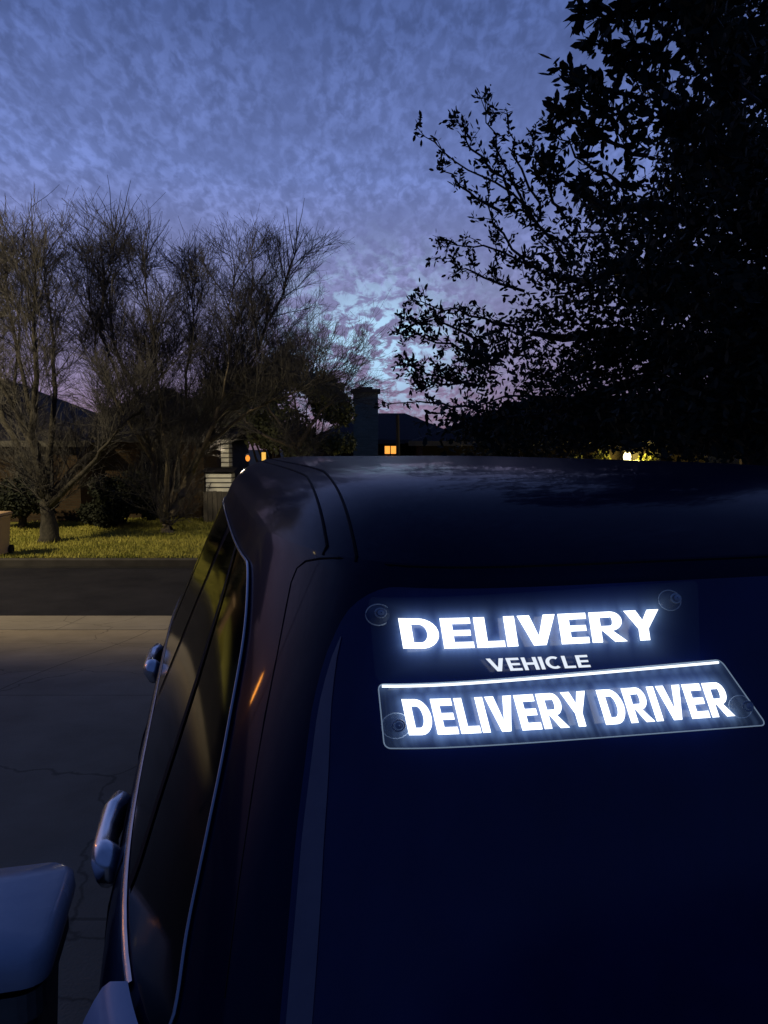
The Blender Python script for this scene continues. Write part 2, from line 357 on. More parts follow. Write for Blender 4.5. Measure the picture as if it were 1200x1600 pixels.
# ------------------------------------------------------------------ bare trees
def bare_tree(label, base, limbs, Y, shoots, seed, hmax, upb=1.0, bark=None):
    random.seed(seed)
    b0 = px(*base, Y); b0.z = gz(Y) - .05
    root = empty('bare_tree', b0, label, 'tree', None)
    t_ = MB(); c_ = MB()
    def twig(p, d, ln, r, lev):
        pts = [p]; q = p.copy(); dd = d.copy(); ns = 4 if lev < 2 else 3
        for i in range(ns):
            dd = (dd + Vector((random.gauss(0, .09), random.gauss(0, .09), random.gauss(.04 * upb, .08)))).normalized()
            q = q + dd * ln / ns; pts.append(q.copy())
        c_.tube(pts, np.linspace(r, max(.004, r * .3), ns + 1).tolist(), 4 if lev == 0 else 3, False)
        if lev >= 3 or pts[-1].z > hmax: return
        nk = (7, 6, 3)[lev]
        for k in range(nk):
            t = random.uniform(.1, 1) * ns; i = min(int(t), ns - 1)
            s0 = pts[i].lerp(pts[i+1], t - i)
            nd = (dd * 1.0 + Vector((random.gauss(0, .56), random.gauss(0, .56), random.gauss(.12 * upb, .42)))).normalized()
            twig(s0, nd, ln * random.uniform(.45, .72), r * .5, lev + 1)
    for lm in limbs:
        pts, rr = lm
        P = []
        for j, q in enumerate(pts):
            dy_ = q[2] if len(q) > 2 else 0
            p = px(q[0], q[1], Y + dy_)
            if j == 0 and abs(q[1] - base[1]) < 20: p = b0.copy()
            P.append(p)
        path = []
        for i in range(len(P) - 1):
            for t in (0, .25, .5, .75):
                path.append(P[i].lerp(P[i+1], t) + Vector([random.gauss(0, .035) for _ in range(3)]) * (1 if i else .3))
        path.append(P[-1]); m_ = len(path)
        t_.tube(path, [rr * (1 - .86 * (i / (m_-1)) ** .8) * random.uniform(.92, 1.08) * (1.25 if (i == 0 and rr > .15) else 1) for i in range(m_)], 9)
        for i in range(4, m_):
            f = i / (m_ - 1)
            for k in range(shoots):
                if random.random() > .22 + .58 * f: continue
                d = (path[i] - path[i-1]).normalized()
                nd = (d * .8 + Vector((random.gauss(0, .55), random.gauss(0, .55), random.uniform(-.05, .9) * upb))).normalized()
                twig(path[i].copy(), nd, random.uniform(.9, 1.7), .016, 0)
    t_.build('trunk', bark or bark_bare, root, smooth=True); c_.build('crown', twig_m, root)
    return root
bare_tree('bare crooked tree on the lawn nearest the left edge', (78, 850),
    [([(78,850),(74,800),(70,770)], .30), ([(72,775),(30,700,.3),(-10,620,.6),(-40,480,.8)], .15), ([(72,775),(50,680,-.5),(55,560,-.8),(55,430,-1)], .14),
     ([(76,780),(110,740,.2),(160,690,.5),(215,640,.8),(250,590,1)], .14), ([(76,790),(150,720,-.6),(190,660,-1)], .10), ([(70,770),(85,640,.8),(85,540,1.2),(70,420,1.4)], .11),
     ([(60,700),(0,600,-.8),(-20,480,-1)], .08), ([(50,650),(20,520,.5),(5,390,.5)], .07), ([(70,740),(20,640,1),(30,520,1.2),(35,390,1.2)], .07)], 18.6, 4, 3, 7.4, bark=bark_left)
bare_tree('bare forked tree with pale lit stems on the lawn, right of the leftmost bare tree', (262, 838),
    [([(262,838),(260,825),(259,812)], .24), ([(258,815),(243,760),(238,700),(215,620,.3),(175,530,.6),(160,430,.8)], .13), ([(260,815),(290,760),(325,690),(360,620,.2),(400,555,.3),(435,480,.3),(460,400,.3)], .14),
     ([(262,812),(270,740,.6),(290,640,.8),(300,520,1),(305,420,1.2)], .08), ([(258,812),(262,730,-.6),(250,620,-.8),(240,520,-1),(225,410,-1.2)], .08),
     ([(330,690),(390,640,-.4),(440,620,-.7),(480,605,-.8)], .06), ([(300,740),(335,660,-.8),(360,570,-1),(365,450,-1)], .07), ([(320,700),(350,650,.8),(400,620,1),(440,590,1.1)], .05),
     ([(240,720),(190,640,-.5),(155,570,-.8),(140,470,-.8)], .07), ([(262,812),(310,720,1.2),(345,630,1.4),(385,520,1.6)], .07), ([(190,600,.3),(155,520,.2),(165,430,.2),(182,370,.2)], .05)], 20.4, 4, 11, 7.8)
bare_tree('bare spreading tree far behind the forked tree, thin twigs above the low roof', (470, 800),
    [([(470,800),(470,740),(465,700)], .18), ([(465,700),(430,650),(400,600)], .09), ([(465,700),(490,655),(535,610)], .09), ([(465,700),(465,650,.5),(455,600,.5)], .09), ([(465,700),(410,680,-.6),(360,640,-1)], .08)], 24.5, 4, 5, 4.3, .3)
random.seed(21)
def leafy(name, label, cat, blobs, Y, size, n, mat, base, group=None):
    b0 = px(base[0], base[1], Y); b0.z = gz(Y) - .03
    root = empty(name, b0, label, cat, group); LV = []; t_ = MB()
    for (x, y, r_) in blobs:
        for k in range(3):
            c = px(x + random.uniform(-.5, .5) * r_, y + random.uniform(-.4, .4) * r_, Y + random.uniform(-1, 1) * r_ / FPX * Y); rr = r_ / FPX * Y * .7
            LV.append(leaf_verts(ball(c, (rr, rr, rr * .8), n), size, .6))
            t_.tube(bend(b0 + Vector((0, 0, .25)), c, 5), np.linspace(.06, .012, 6).tolist(), 5)
    t_.tube([b0, b0 + Vector((.03, 0, .3)), b0 + Vector((0, 0, .8))], [.14, .11, .08], 8)
    t_.build('trunk' if cat == 'tree' else 'stem', bark_dark, root, smooth=True); leaf_obj('crown' if cat == 'tree' else 'foliage', LV, mat, root)
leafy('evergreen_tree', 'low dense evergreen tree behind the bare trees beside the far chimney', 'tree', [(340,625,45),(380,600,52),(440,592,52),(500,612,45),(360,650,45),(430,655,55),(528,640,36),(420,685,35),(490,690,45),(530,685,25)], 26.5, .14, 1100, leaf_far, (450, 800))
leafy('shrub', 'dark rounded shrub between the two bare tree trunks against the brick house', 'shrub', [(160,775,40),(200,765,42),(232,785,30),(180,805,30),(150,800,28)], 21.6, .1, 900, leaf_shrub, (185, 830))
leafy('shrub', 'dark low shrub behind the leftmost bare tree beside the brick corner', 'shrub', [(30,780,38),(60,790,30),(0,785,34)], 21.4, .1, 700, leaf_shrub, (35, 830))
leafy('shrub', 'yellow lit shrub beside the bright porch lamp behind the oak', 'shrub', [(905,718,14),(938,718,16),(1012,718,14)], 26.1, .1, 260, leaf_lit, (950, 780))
# ------------------------------------------------------------------ houses
def house(label, x0, x1, y0, y1, zt, zr, wall_m, front=(), hip=1.0, parts=None):
    z0 = gz(y0) - .05; root = empty('house', ((x0+x1)/2, (y0+y1)/2, z0), label, 'house')
    m = MB(); m.box(x0, x1, y0, y1, z0, zt); m.build('wall', wall_m, root)
    o_ = .5; X0, X1, Y0, Y1 = x0-o_, x1+o_, y0-o_, y1+o_; ym = (y0+y1)/2; i_ = min((Y1-Y0)/2, (X1-X0)/2 - .2) * hip
    m = MB(); zb = zt - .02
    A, B, C_, D = (X0,Y0,zb), (X1,Y0,zb), (X1,Y1,zb), (X0,Y1,zb); E, F = (X0+i_, ym, zr), (X1-i_, ym, zr)
    for q in ((A,B,F,E), (C_,D,E,F), (B,C_,F), (D,A,E), (D,C_,B,A)): m.poly(q)
    rf = m.build('roof', shingle, root)
    m = MB(); m.box(X0-.03, X1+.03, Y0-.05, Y0-.01, zb-.14, zb+.04); m.build('fascia', whitetrim, rf)
    for (kind, cx, w_, zb_, zt_, mat) in front:
        m = MB(); fy = y0 - .03
        for (a,b,c,d) in ((cx-w_/2-.07,cx-w_/2,zb_-.07,zt_+.07),(cx+w_/2,cx+w_/2+.07,zb_-.07,zt_+.07),(cx-w_/2,cx+w_/2,zt_,zt_+.07),(cx-w_/2,cx+w_/2,zb_-.07,zb_),(cx-.02,cx+.02,zb_,zt_)): m.box(a,b,fy-.03,fy+.04,c,d)
        f_ = m.build(kind, whitetrim, root)
        m = MB(); m.box(cx-w_/2, cx+w_/2, fy, fy+.02, zb_, zt_); m.build('pane' if kind == 'window' else 'door_panel', mat, f_)
    return root, rf
YA = 23.0
hA, rA = house('low brown brick house with dark hipped roof behind the leftmost bare tree', -19, px(127,800,YA).x, YA, YA+9, 2.15, 4.5, brick,
    [('window', -13.6, 1.6, .5, 1.7, pane_dark), ('window', -10.9, 1.0, .5, 1.7, pane_dark)])
YB = 24.0; xb1 = px(320,800,YB).x
hB, rB = house('brick house with pale lit siding wing between forked bare tree and vehicle', px(150,800,YB+3).x, xb1, YB, YB+8, 2.3, 4.2, brick, [('window', xb1-1.4, 1.1, .6, 1.8, pane_dark)])
yf = YB - .62
def siding_block(xa, xb, ya, yb, yf, depth):
    x0, x1 = px(xa, yb, yf).x, px(xb, yb, yf).x; z0, z1 = px(xa, yb, yf).z, px(xa, ya, yf).z
    m = MB(); m.box(x0, x1, yf+.02, yf+depth, gz(YB), z1); sw = m.build('siding_wall', siding_bk, hB)
    m = MB(); zz = z0
    while zz < z1 - .08:
        b = len(m.v)
        m.v += [(x0,yf-.03,zz),(x1,yf-.03,zz),(x1,yf+.01,zz+.11),(x0,yf+.01,zz+.11),(x1+.012,yf,zz),(x1+.012,yf+depth,zz),(x1+.005,yf+depth,zz+.11),(x1+.005,yf,zz+.11)]
        m.f += [(b,b+1,b+2,b+3),(b+4,b+5,b+6,b+7)]; zz += .15
    m.build('siding_board', siding, sw)
    return x0, x1, z1
wx0, wx1, ztw = siding_block(322, 362, 738, 768, yf, .5)
nx0, nx1, ztn = siding_block(346, 358, 684, 736, yf + .56, .5)
m = MB(); m.poly([(wx0-.1,yf-.15,ztw+.02),(wx1+.1,yf-.15,ztw+.02),(wx1+.1,yf+.55,ztw+.14),(wx0-.1,yf+.55,ztw+.14)]); m.build('canopy', shingle, hB)
m = MB(); zt = ztn+.03; m.poly([(nx0-1.2,yf+.3,zt-.1),(nx1+.15,yf+.3,zt-.04),(nx1+.15,YB+5,zt+1.2),(nx0-1.2,YB+5,zt+1.2)]); m.poly([(nx1+.15,yf+.3,zt-.1),(nx1+.15,YB+5,zt-.1),(nx1+.15,YB+5,zt+1.2)]); m.build('porch_roof', shingle, hB)
m = MB(); m.box(wx1+.05, px(470,700,YB).x, YB+1.8, YB+1.95, .9, 1.15); m.build('porch_beam', whitetrim, hB)
for q in (384, 425):
    m = MB(); cx = px(q,760,YB+1.7).x; m.box(cx-.06, cx+.06, YB+1.82, YB+1.94, -.4, .9); m.build('porch_post', whitetrim, hB)
def lantern(label, x, y, Y, r_, mat, energy, col, group=None, loff=(0, -.3, 0), at=None, name='porch_lantern', post=False, tall=1.0):
    c = at or px(x, y, Y); root = empty(name, c, label, 'lantern', group)
    m = MB(); rows = []; rt = r_ * tall
    for i in range(7):
        a_ = -PI/2 + PI * i / 6; rows.append([(c.x + math.cos(a_)*r_*.7*math.cos(b_), c.y + math.cos(a_)*r_*.7*math.sin(b_), c.z + math.sin(a_)*rt) for b_ in np.linspace(0, 2*PI, 10, False)])
    m.grid(rows, True); m.build('globe', mat, root, smooth=True)
    m = MB(); m.tube([(c.x, c.y, c.z + rt*.95), (c.x, c.y, c.z + rt + r_*.25), (c.x, c.y, c.z + rt + r_*.4)], [r_*.8, r_*.5, r_*.1], 8)
    if not post: m.tube([(c.x, c.y, c.z+r_*1.2), (c.x, c.y+.3, c.z+r_*1.3)], .02, 6)
    m.build('cap', metal_grey, root)
    if post: m = MB(); m.tube([(c.x, c.y, gz(c.y)), (c.x, c.y, gz(c.y)+.1), (c.x, c.y, gz(c.y)+.12), (c.x, c.y, c.z - rt*.9)], [.09, .09, .04, .03], 10); m.build('pole', metal_grey, root, smooth=True)
    if energy:
        ld = bpy.data.lights.new('lantern_light', 'POINT'); ld.energy = energy; ld.color = col; ld.shadow_soft_size = r_ * 1.3
        lo = bpy.data.objects.new('lantern_light', ld); COL.objects.link(lo); lo.location = (c.x + loff[0], c.y + loff[1], c.z + loff[2])
lantern('orange glowing porch lantern hanging left of the narrow lit panel', 387, 716, YB-1.0, .10, lantern_e, 60, (1, .84, .58), loff=(-.5, -1.3, .3))
m = MB(); c = px(412, 720, YB+2); m.box(c.x-.07, c.x+.07, c.y, c.y+.05, c.z-.2, c.z+.3); m.build('lit_window', emis('lit_window', (1, .55, .10), 1.0), hB)
lantern('unseen amber lamp on a short post, added for orange glints on the vehicle trim', 0, 0, 0, .12, amber_e, 0, None, at=Vector((-8.2, 6.9, 1.8)), name='glint_lamp', post=True, tall=2.2)  # added lamp out of view, only there to reflect orange in the trim
fc = empty('wooden_fence', (px(335,800,23).x, 22.8, gz(23)), 'short grey wooden picket fence under the lit siding wing', 'fence')
xx = px(318,800,22.8).x; m = MB()
while xx < px(420,800,22.8).x: m.box(xx, xx+.125, 22.8, 22.83, gz(23), px(340,768,22.8).z + random.uniform(-.02, .02)); xx += .15
m.build('picket', woodfence, fc); m = MB(); m.box(px(318,800,22.8).x, xx, 22.835, 22.88, .3, .39); m.box(px(318,800,22.8).x, xx, 22.835, 22.88, -.1, -.01); m.build('rail', woodfence, fc)
YC = 33; cc = px(572, 700, YC)
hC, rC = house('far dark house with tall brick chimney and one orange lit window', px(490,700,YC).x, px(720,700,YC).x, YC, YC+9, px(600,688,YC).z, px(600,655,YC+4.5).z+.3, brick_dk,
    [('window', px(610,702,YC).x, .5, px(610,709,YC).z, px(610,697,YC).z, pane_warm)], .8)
m = MB(); cw = .54; zt = px(572,614,YC-.6).z; m.box(cc.x-cw, cc.x+cw, YC-.75, YC-.02, -.4, zt)
ch = m.build('chimney', brick_ch, hC); m = MB(); m.box(cc.x-cw-.1, cc.x+cw+.1, YC-.85, YC+.06, zt, zt+.16); m.box(cc.x-.3, cc.x+.3, YC-.6, YC-.2, zt+.16, zt+.26); m.build('chimney_cap', whitetrim, ch)
m = MB(); m.tube([px(623,740,26), px(622,700,26), px(621,648,26)], [.07,.065,.06], 8); o = m.build('post', bark_dark, loc=px(623,740,26)); tag(o, 'thin dark post standing right of the orange lit window', 'post')
YD = 27
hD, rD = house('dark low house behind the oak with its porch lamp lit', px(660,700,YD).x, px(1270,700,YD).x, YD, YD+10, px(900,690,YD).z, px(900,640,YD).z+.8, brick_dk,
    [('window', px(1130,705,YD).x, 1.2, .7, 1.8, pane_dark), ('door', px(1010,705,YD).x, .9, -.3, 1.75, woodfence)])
lantern('bright yellow porch lamp glowing through the oak leaves', 980, 714, YD-.6, .20, porch_e, 420, (1, .76, .16), loff=(0, -1.0, .1))
lantern('small dim orange lamp at the far right under the oak', 1156, 733, YD-.5, .10, lantern_e, 8, (1, .55, .2))
# ------------------------------------------------------------------ street lamp (left of frame) lights the lawn
LP = (-14.0, 12.2, 7.2)
sl = empty('street_lamp', (LP[0]-1.2, 10.4, -.57), 'grey steel street lamp on the near pavement, left of the driveway', 'street lamp')
pb_ = (LP[0]-1.2, 10.4)
m = MB(); m.tube([(*pb_, -.58), (*pb_, 3), (*pb_, LP[2])], [.1,.08,.06], 10); m.build('pole', metal_grey, sl, smooth=True)
m = MB(); m.tube([(*pb_, LP[2]-.1), (LP[0]-.6, 11.4, LP[2]+.25), (LP[0]+.05, LP[1]+.05, LP[2]+.25)], .035, 8); m.build('arm', metal_grey, sl, smooth=True)
m = MB(); m.box(LP[0]-.3, LP[0]+.3, LP[1]-.14, LP[1]+.14, LP[2]+.16, LP[2]+.3); hd = m.build('lamp_head', metal_grey, sl, bevel=.03)
m = MB(); m.box(LP[0]-.22, LP[0]+.22, LP[1]-.1, LP[1]+.1, LP[2]+.12, LP[2]+.155); m.build('diffuser', lamp_e, hd)
ld = bpy.data.lights.new('street_light', 'SPOT'); ld.energy = 5000; ld.color = (1, .82, .46); ld.shadow_soft_size = .15; ld.spot_size = R(106); ld.spot_blend = .6
lo = bpy.data.objects.new('street_light', ld); COL.objects.link(lo); lo.location = (LP[0], LP[1], LP[2]-.05)
lo.rotation_euler = Vector((8.8, 6.4, -9.2)).to_track_quat('-Z', 'Y').to_euler()
# ------------------------------------------------------------------ carts
def cart(label, cx, cy, zb, w_, d_, h_, body_m, lid_m, rot=0.0, rad=.05, disc=None):
    root = empty('wheelie_bin', (cx, cy, zb), label, 'bin')
    ca, sa = math.cos(rot), math.sin(rot)
    def T(x, y, z): return (cx + x*ca - y*sa, cy + x*sa + y*ca, zb + z)
    def rr(hx, hy, r_, z, n=5):
        out = []
        for (sx_, sy_, a0) in ((1,1,0),(-1,1,PI/2),(-1,-1,PI),(1,-1,1.5*PI)):
            for k in range(n):
                a_ = a0 + PI/2*k/(n-1); out.append(T(sx_*(hx-r_) + r_*math.cos(a_), sy_*(hy-r_) + r_*math.sin(a_), z))
        return out
    m = MB(); rows = [rr(w_*.40, d_*.38, rad, .05), rr(w_*.41, d_*.40, rad, .3), rr(w_*.46, d_*.46, rad, h_*.86), rr(w_*.49, d_*.49, rad, h_*.87), rr(w_*.49, d_*.49, rad, h_*.92)]
    b = m.grid(rows, True); m.f.append(tuple(range(b, b+20))[::-1]); bd = m.build('body', body_m, root, smooth=False)
    m = MB(); rows = [rr(w_*.51, d_*.51, rad, h_*.935), rr(w_*.515, d_*.52, rad, h_*.95), rr(w_*.51, d_*.51, rad, h_*.978), rr(w_*.485, d_*.475, rad, h_*.993), rr(w_*.3, d_*.3, rad*.8, h_)]
    b = m.grid(rows, True); m.f.append(tuple(range(b+80, b+100))); m.build('lid', lid_m, root, smooth=True)
    m = MB(); m.tube([T(-w_*.3, d_*.5, h_*.9), T(-w_*.3, d_*.6, h_*.92), T(w_*.3, d_*.6, h_*.92), T(w_*.3, d_*.5, h_*.9)], .014, 6); m.build('handle', body_m, root)
    if disc:
        fy = -d_*.47
        m = MB(); P = [T(disc[0] + disc[2]*math.cos(a_), fy - .014, disc[1] + disc[2]*math.sin(a_)) for a_ in np.linspace(0, 2*PI, 28, False)]
        P2 = [T(disc[0] + disc[2]*1.1*math.cos(a_), fy + .004, disc[1] + disc[2]*1.1*math.sin(a_)) for a_ in np.linspace(0, 2*PI, 28, False)]
        m.grid([P2, P], True); m.poly(P); m.build('round_cap', lid_m, bd)
    for s_ in (-1, 1):
        m = MB(); m.tube([T(s_*w_*.42, d_*.36, .11), T(s_*w_*.50, d_*.36, .11)], .11, 16); m.build('wheel', rubber, root)
    return root
cart('tan wheeled cart on the kerb at the left edge across the street', px(-10,860,16.3).x, 16.3, -.45, .62, .7, .98, cart_tan, cart_tan, .1)
# ------------------------------------------------------------------ the vehicle
UC = .75
TH = R(13.5); ct, st_ = math.cos(TH), math.sin(TH)
def W2(u, v, z): return Vector((u*ct - v*st_, u*st_ + v*ct, z))
def ray_car(x, y):
    a, dy, dz_ = ray(x, y); return a*ct + dy*st_, -a*st_ + dy*ct, dz_
def smi(z, zs, vs, h=.025): return sum(np.interp(z + k*h, zs, vs) * wt for k, wt in ((-2,.1),(-1,.22),(0,.36),(1,.22),(2,.1)))
def Wd(z): return smi(z, [.3,.45,.7,.95,1.08,1.17,1.22,1.80,1.86], [.90,.95,.965,.965,.955,.93,.905,.662,.637])
def Rc(z): return smi(z, [.3,.5,.85,.95,1.05,1.2,1.33,1.77,1.86], [.62,.52,.52,.56,.63,.68,.725,.865,.895])
def Fc(z): return smi(z, [.3,.5,.9,1.02,1.1,1.16,1.22,1.80,1.86], [5.25,5.35,5.4,5.3,4.9,4.5,4.35,3.55,3.47])
NX_, NV_ = 8.0, 4.6; LR = 1.6
def vc(z): return Rc(z) + LR
def rear_v(x, z):
    q = min(.999, abs(x) / Wd(z)); return vc(z) - LR * (1 - q**NX_) ** (1/NV_)
def side_x(v, z):
    c = vc(z); L_ = LR if v < c else Fc(z) - c
    q = min(.999, abs(v - c) / L_); return Wd(z) * (1 - q**NV_) ** (1/NX_)
def pix_rear(x, y, off=0):
    du, dv, dz_ = ray_car(x, y); t = .9
    for _ in range(150):
        u, v, z = du*t, dv*t, CZ + dz_*t
        t += (rear_v(u - UC, z) - off - v) * .3
    return u - UC, CZ + dz_ * t
def pix_body(x, y):
    """first hit of a photo ray with the vehicle's flank -> (v, z)"""
    du, dv, dz_ = ray_car(x, y); t = .4
    while t < 5:
        u, v, z = du*t, dv*t, CZ + dz_*t
        if z < 1.79:
            c = vc(z); L_ = LR if v < c else Fc(z) - c
            if (abs(u-UC)/Wd(z))**NX_ + (abs(v-c)/L_)**NV_ <= 1: return v, z
        t += .002
    return None
CAR0 = W2(UC, 2.9, 0)
car = empty('parked_car', CAR0, 'dark navy SUV parked on the driveway with lit delivery signs in its rear window', 'car')
NA = 280
KS = []
for k in range(NA):
    f_ = 2*PI*k/NA; cs, sn = abs(math.cos(f_)), abs(math.sin(f_)); lo_, hi_ = .9, 1.6
    for _ in range(40):
        md = (lo_+hi_)/2
        if (cs*md)**NX_ + (sn*md)**NV_ > 1: hi_ = md
        else: lo_ = md
    KS.append((math.cos(f_)*lo_, math.sin(f_)*lo_))
def outline(z):
    c = vc(z); Lf = Fc(z) - c
    return [(UC + Wd(z)*a_, c + (Lf if b_ > 0 else LR)*b_) for a_, b_ in KS]
m = MB(); rows = []
for z in list(np.linspace(.32, 1.8, 75)): rows.append([W2(u, v, z) for u, v in outline(z)])
ol = outline(1.80); cv = 2.2
def roofz(s): return 1.80 + .119 * (1 - math.exp(-10.0 * max(0, 1 - s)))
for i in range(1, 60):
    s = 1 - (i/60) ** 1.7
    rows.append([W2(UC + (u-UC)*s, cv + (v-cv)*s, roofz(s)) for u, v in ol])
b = m.grid(rows, True); nl = len(rows)
m.f.append(tuple(b + (nl-1)*NA + k for k in range(NA))); m.f.append(tuple(b + k for k in range(NA))[::-1])
m.build('body', paint, car, smooth=True)
def roof_pt(x, v, off=0):
    dx_, dv_ = x, v - cv; lo_, hi_ = 0, 300
    c = vc(1.8); Lf = Fc(1.8)-c
    for _ in range(50):
        md = (lo_+hi_)/2
        X, V_ = dx_*md, cv + dv_*md
        val = (abs(X)/Wd(1.8))**NX_ + (abs(V_-c)/(Lf if V_ > c else LR))**NV_
        if val > 1: hi_ = md
        else: lo_ = md
    s = 1/max(lo_, 1e-4)
    return W2(UC + x, v, roofz(min(1, s)) + off)
def rows_t(n=26):
    return [.5 - .5*math.cos(PI*i/n) for i in range(n+1)]
def inset(z, z0, z1, rc, rcb=None):
    rcb = rc if rcb is None else rcb
    if z1 - z < rc: d, r = z1 - z, rc
    elif z - z0 < rcb: d, r = z - z0, rcb
    else: return 0
    return r - math.sqrt(max(0, r*r - (r-d)**2))
def panel_side(name, v0f, v1f, z0, z1, rc, off, mat, parent, sx=-1, nu=24, rcb=None):
    m = MB(); rows = []
    for t in rows_t():
        z = z0 + (z1-z0)*t; i_ = inset(z, z0, z1, rc, rcb); a_, b_ = v0f(z) + i_, v1f(z) - i_
        rows.append([W2(UC + sx*(side_x(a_ + (b_-a_)*k/nu, z) + off), a_ + (b_-a_)*k/nu, z) for k in range(nu+1)])
    m.grid(rows); return m.build(name, mat, parent, smooth=True)
WZ0, WZ1 = 1.222, 1.735
pe = [pix_body(x, y) for x, y in ((403,880),(393,960),(376,1060),(352,1190),(322,1340),(294,1470),(282,1590))]
pe = [p for p in pe if p]
pz = [p[1] for p in pe][::-1]; pv = [p[0] for p in pe][::-1]
def rearf(z): return float(smi(z, pz, pv, .02)) + max(0, z - pz[-1]) * (pv[-1]-pv[-2])/(pz[-1]-pz[-2])
wins = [(rearf, lambda z: 2.08), (lambda z: 2.20, lambda z: 3.02), (lambda z: 3.12, lambda z: np.interp(z, [1.2, 1.74], [4.0, 3.35]))]
for sx in (-1, 1):
    for i, (a_, b_) in enumerate(wins):
        w_ = panel_side('side_window', a_, b_, WZ0, WZ1, .12 if i == 0 else .04, .003, side_glass, car, sx, rcb=.012)
    dv0 = lambda z: rearf(z) + .34
    panel_side('window_divider', dv0, lambda z: dv0(z) + .035, WZ0, WZ1, .001, .0055, rubber, car, sx, nu=3)
    rear = []
    for t in rows_t(40):
        z = WZ0 + (WZ1-WZ0)*t; v = rearf(z) + inset(z, WZ0, WZ1, .12, .012); rear.append(W2(UC + sx*(side_x(v, z) + .004), v, z))
    top = [W2(UC + sx*(side_x(v, WZ1) + .004), v, WZ1) for v in np.linspace(rearf(WZ1) + .12, 3.33, 20)]
    m = MB(); m.tube(rear + top[1:], .0030, 8); m.build('window_trim', dull_chrome, car, smooth=True)
    m = MB(); vs = np.linspace(1.02, 4.05, 50); rows = []
    for dz_, of in ((-.010, .002), (-.007, .007), (.003, .007), (.006, .002)):
        rows.append([W2(UC + sx*(side_x(v, 1.205+dz_) + of), v, 1.205+dz_) for v in vs])
    m.grid(rows); m.build('belt_moulding', dull_chrome, car, smooth=True)
    for vs_ in (1.42, 2.14, 3.07):
        m = MB(); zs = np.linspace(.45, 1.19, 14); m.tube([W2(UC + sx*(side_x(vs_, z) + .0005), vs_, z) for z in zs], .003, 4); m.build('door_seam', rubber, car)
    for hv, hz in ((1.66, 1.09), (3.02, 1.09)):
        m = MB(); rows = []
        for k in range(9):
            t = k/8; zz = hz - .055 + .11*t; hw = .12*math.sqrt(max(0.02, 1-(2*t-1)**2))
            rows.append([W2(UC + sx*(side_x(hv + q*hw, zz) + .002), hv + q*hw, zz) for q in np.linspace(-1, 1, 9)])
        m.grid(rows); cup = m.build('handle_recess', rubber, car)
        m = MB(); P = [W2(UC + sx*(side_x(hv + q, hz) + of), hv + q, hz + .004) for q, of in ((-.14,-.006),(-.125,.012),(-.085,.028),(0,.032),(.085,.028),(.125,.012),(.14,-.006))]
        m.tube(P, [.026,.046,.040,.034,.040,.046,.026], 14, flat=.72); m.build('door_handle', chrome, car, smooth=True)
# rear glass
ge = [pix_rear(x, y) for x, y in ((556,915),(530,975),(508,1020),(487,1100),(462,1300),(436,1600))]
gz_ = [q[1] for q in ge][::-1]; gx_ = [-q[0] for q in ge][::-1]
GX = lambda z: float(smi(z, [gz_[0]-.3] + gz_, [gx_[0] + .05] + gx_, .012))
m = MB(); rows = []; G0, G1 = 1.10, 1.772
for t in rows_t(34):
    z = G0 + (G1-G0)*t; h_ = GX(z) - inset(z, G0, G1, .05); rows.append([W2(UC + x, rear_v(x, z) - .003, z) for x in np.linspace(-h_, h_, 60)])
m.grid(rows); rg = m.build('rear_window', glass_dark, car, smooth=True)
m = MB(); rows = []
for t in np.linspace(0, 1, 24):
    z = 1.13 + (1.705-1.13)*t; wz = .026 * (1 - t**4) + .001; x0 = -(GX(z) - .006); rows.append([W2(UC + x, rear_v(x, z) - .0045, z) for x in np.linspace(x0, x0 + wz, 4)])
m.grid(rows); m.build('pillar_trim', trim_grey, rg, smooth=True)
se = [pix_rear(x, y) for x, y in ((530,872),(500,873),(478,877),(464,888),(455,910),(447,950),(434,1020),(414,1120),(394,1240),(374,1380),(352,1560))]
for sx in (-1, 1):
    m = MB(); P = [W2(UC + sx*x, rear_v(x, 1.797) + .001, 1.797) for x in np.linspace(0, .52, 24)] + [W2(UC - sx*x, rear_v(x, z) + .0010, z) for x, z in se]
    nP = len(P); m.tube(P, [.0019 if i < nP-8 else .0012 for i in range(nP)], 5); m.build('tailgate_seam', rubber, car)
    for d_ in (0, .034):
        xo = lambda v: np.interp(v, [.93, 1.5, 3.4], [.592, .552, .542]) - d_
        x0 = xo(.95); v0 = rear_v(x0, 1.8) + .001
        P = [roof_pt(sx*xo(v), v, .0010) for v in [v0 + (1.4-v0)*(i/90)**2 for i in range(90)] + list(np.linspace(1.4, 3.2, 40))]
        P = [W2(UC + sx*x0, rear_v(x0, 1.797), 1.797)] + P
        m = MB(); m.tube(P, .0023, 5); m.build('roof_moulding', rubber, car)
    m = MB(); rows = []
    for t in rows_t(16):
        z = .84 + .375*t; i_ = inset(z, .84, 1.215, .015); row = []
        for k in range(15):
            f_ = k/14; v = .80 + i_ + (1.03 - i_ - .80 - i_)*f_; row.append(W2(UC + sx*(side_x(v, z) + .01 + .035*math.sin(PI*t)**.15), v, z))
        rows.append(row)
    m.grid(rows); m.build('tail_lamp', lens_mat, car, smooth=True)
m = MB(); rows = []
for z, of in ((.40,0),(.42,.03),(.5,.045),(.66,.045),(.72,.03),(.73,0)):
    rows.append([W2(UC + x, rear_v(x, z) - of, z) for x in np.linspace(-.86, .86, 50)])
m.grid(rows); m.build('bumper', noisy('bumper_black', (.012,.012,.014), (.02,.02,.022), 5, .6), car, smooth=True)
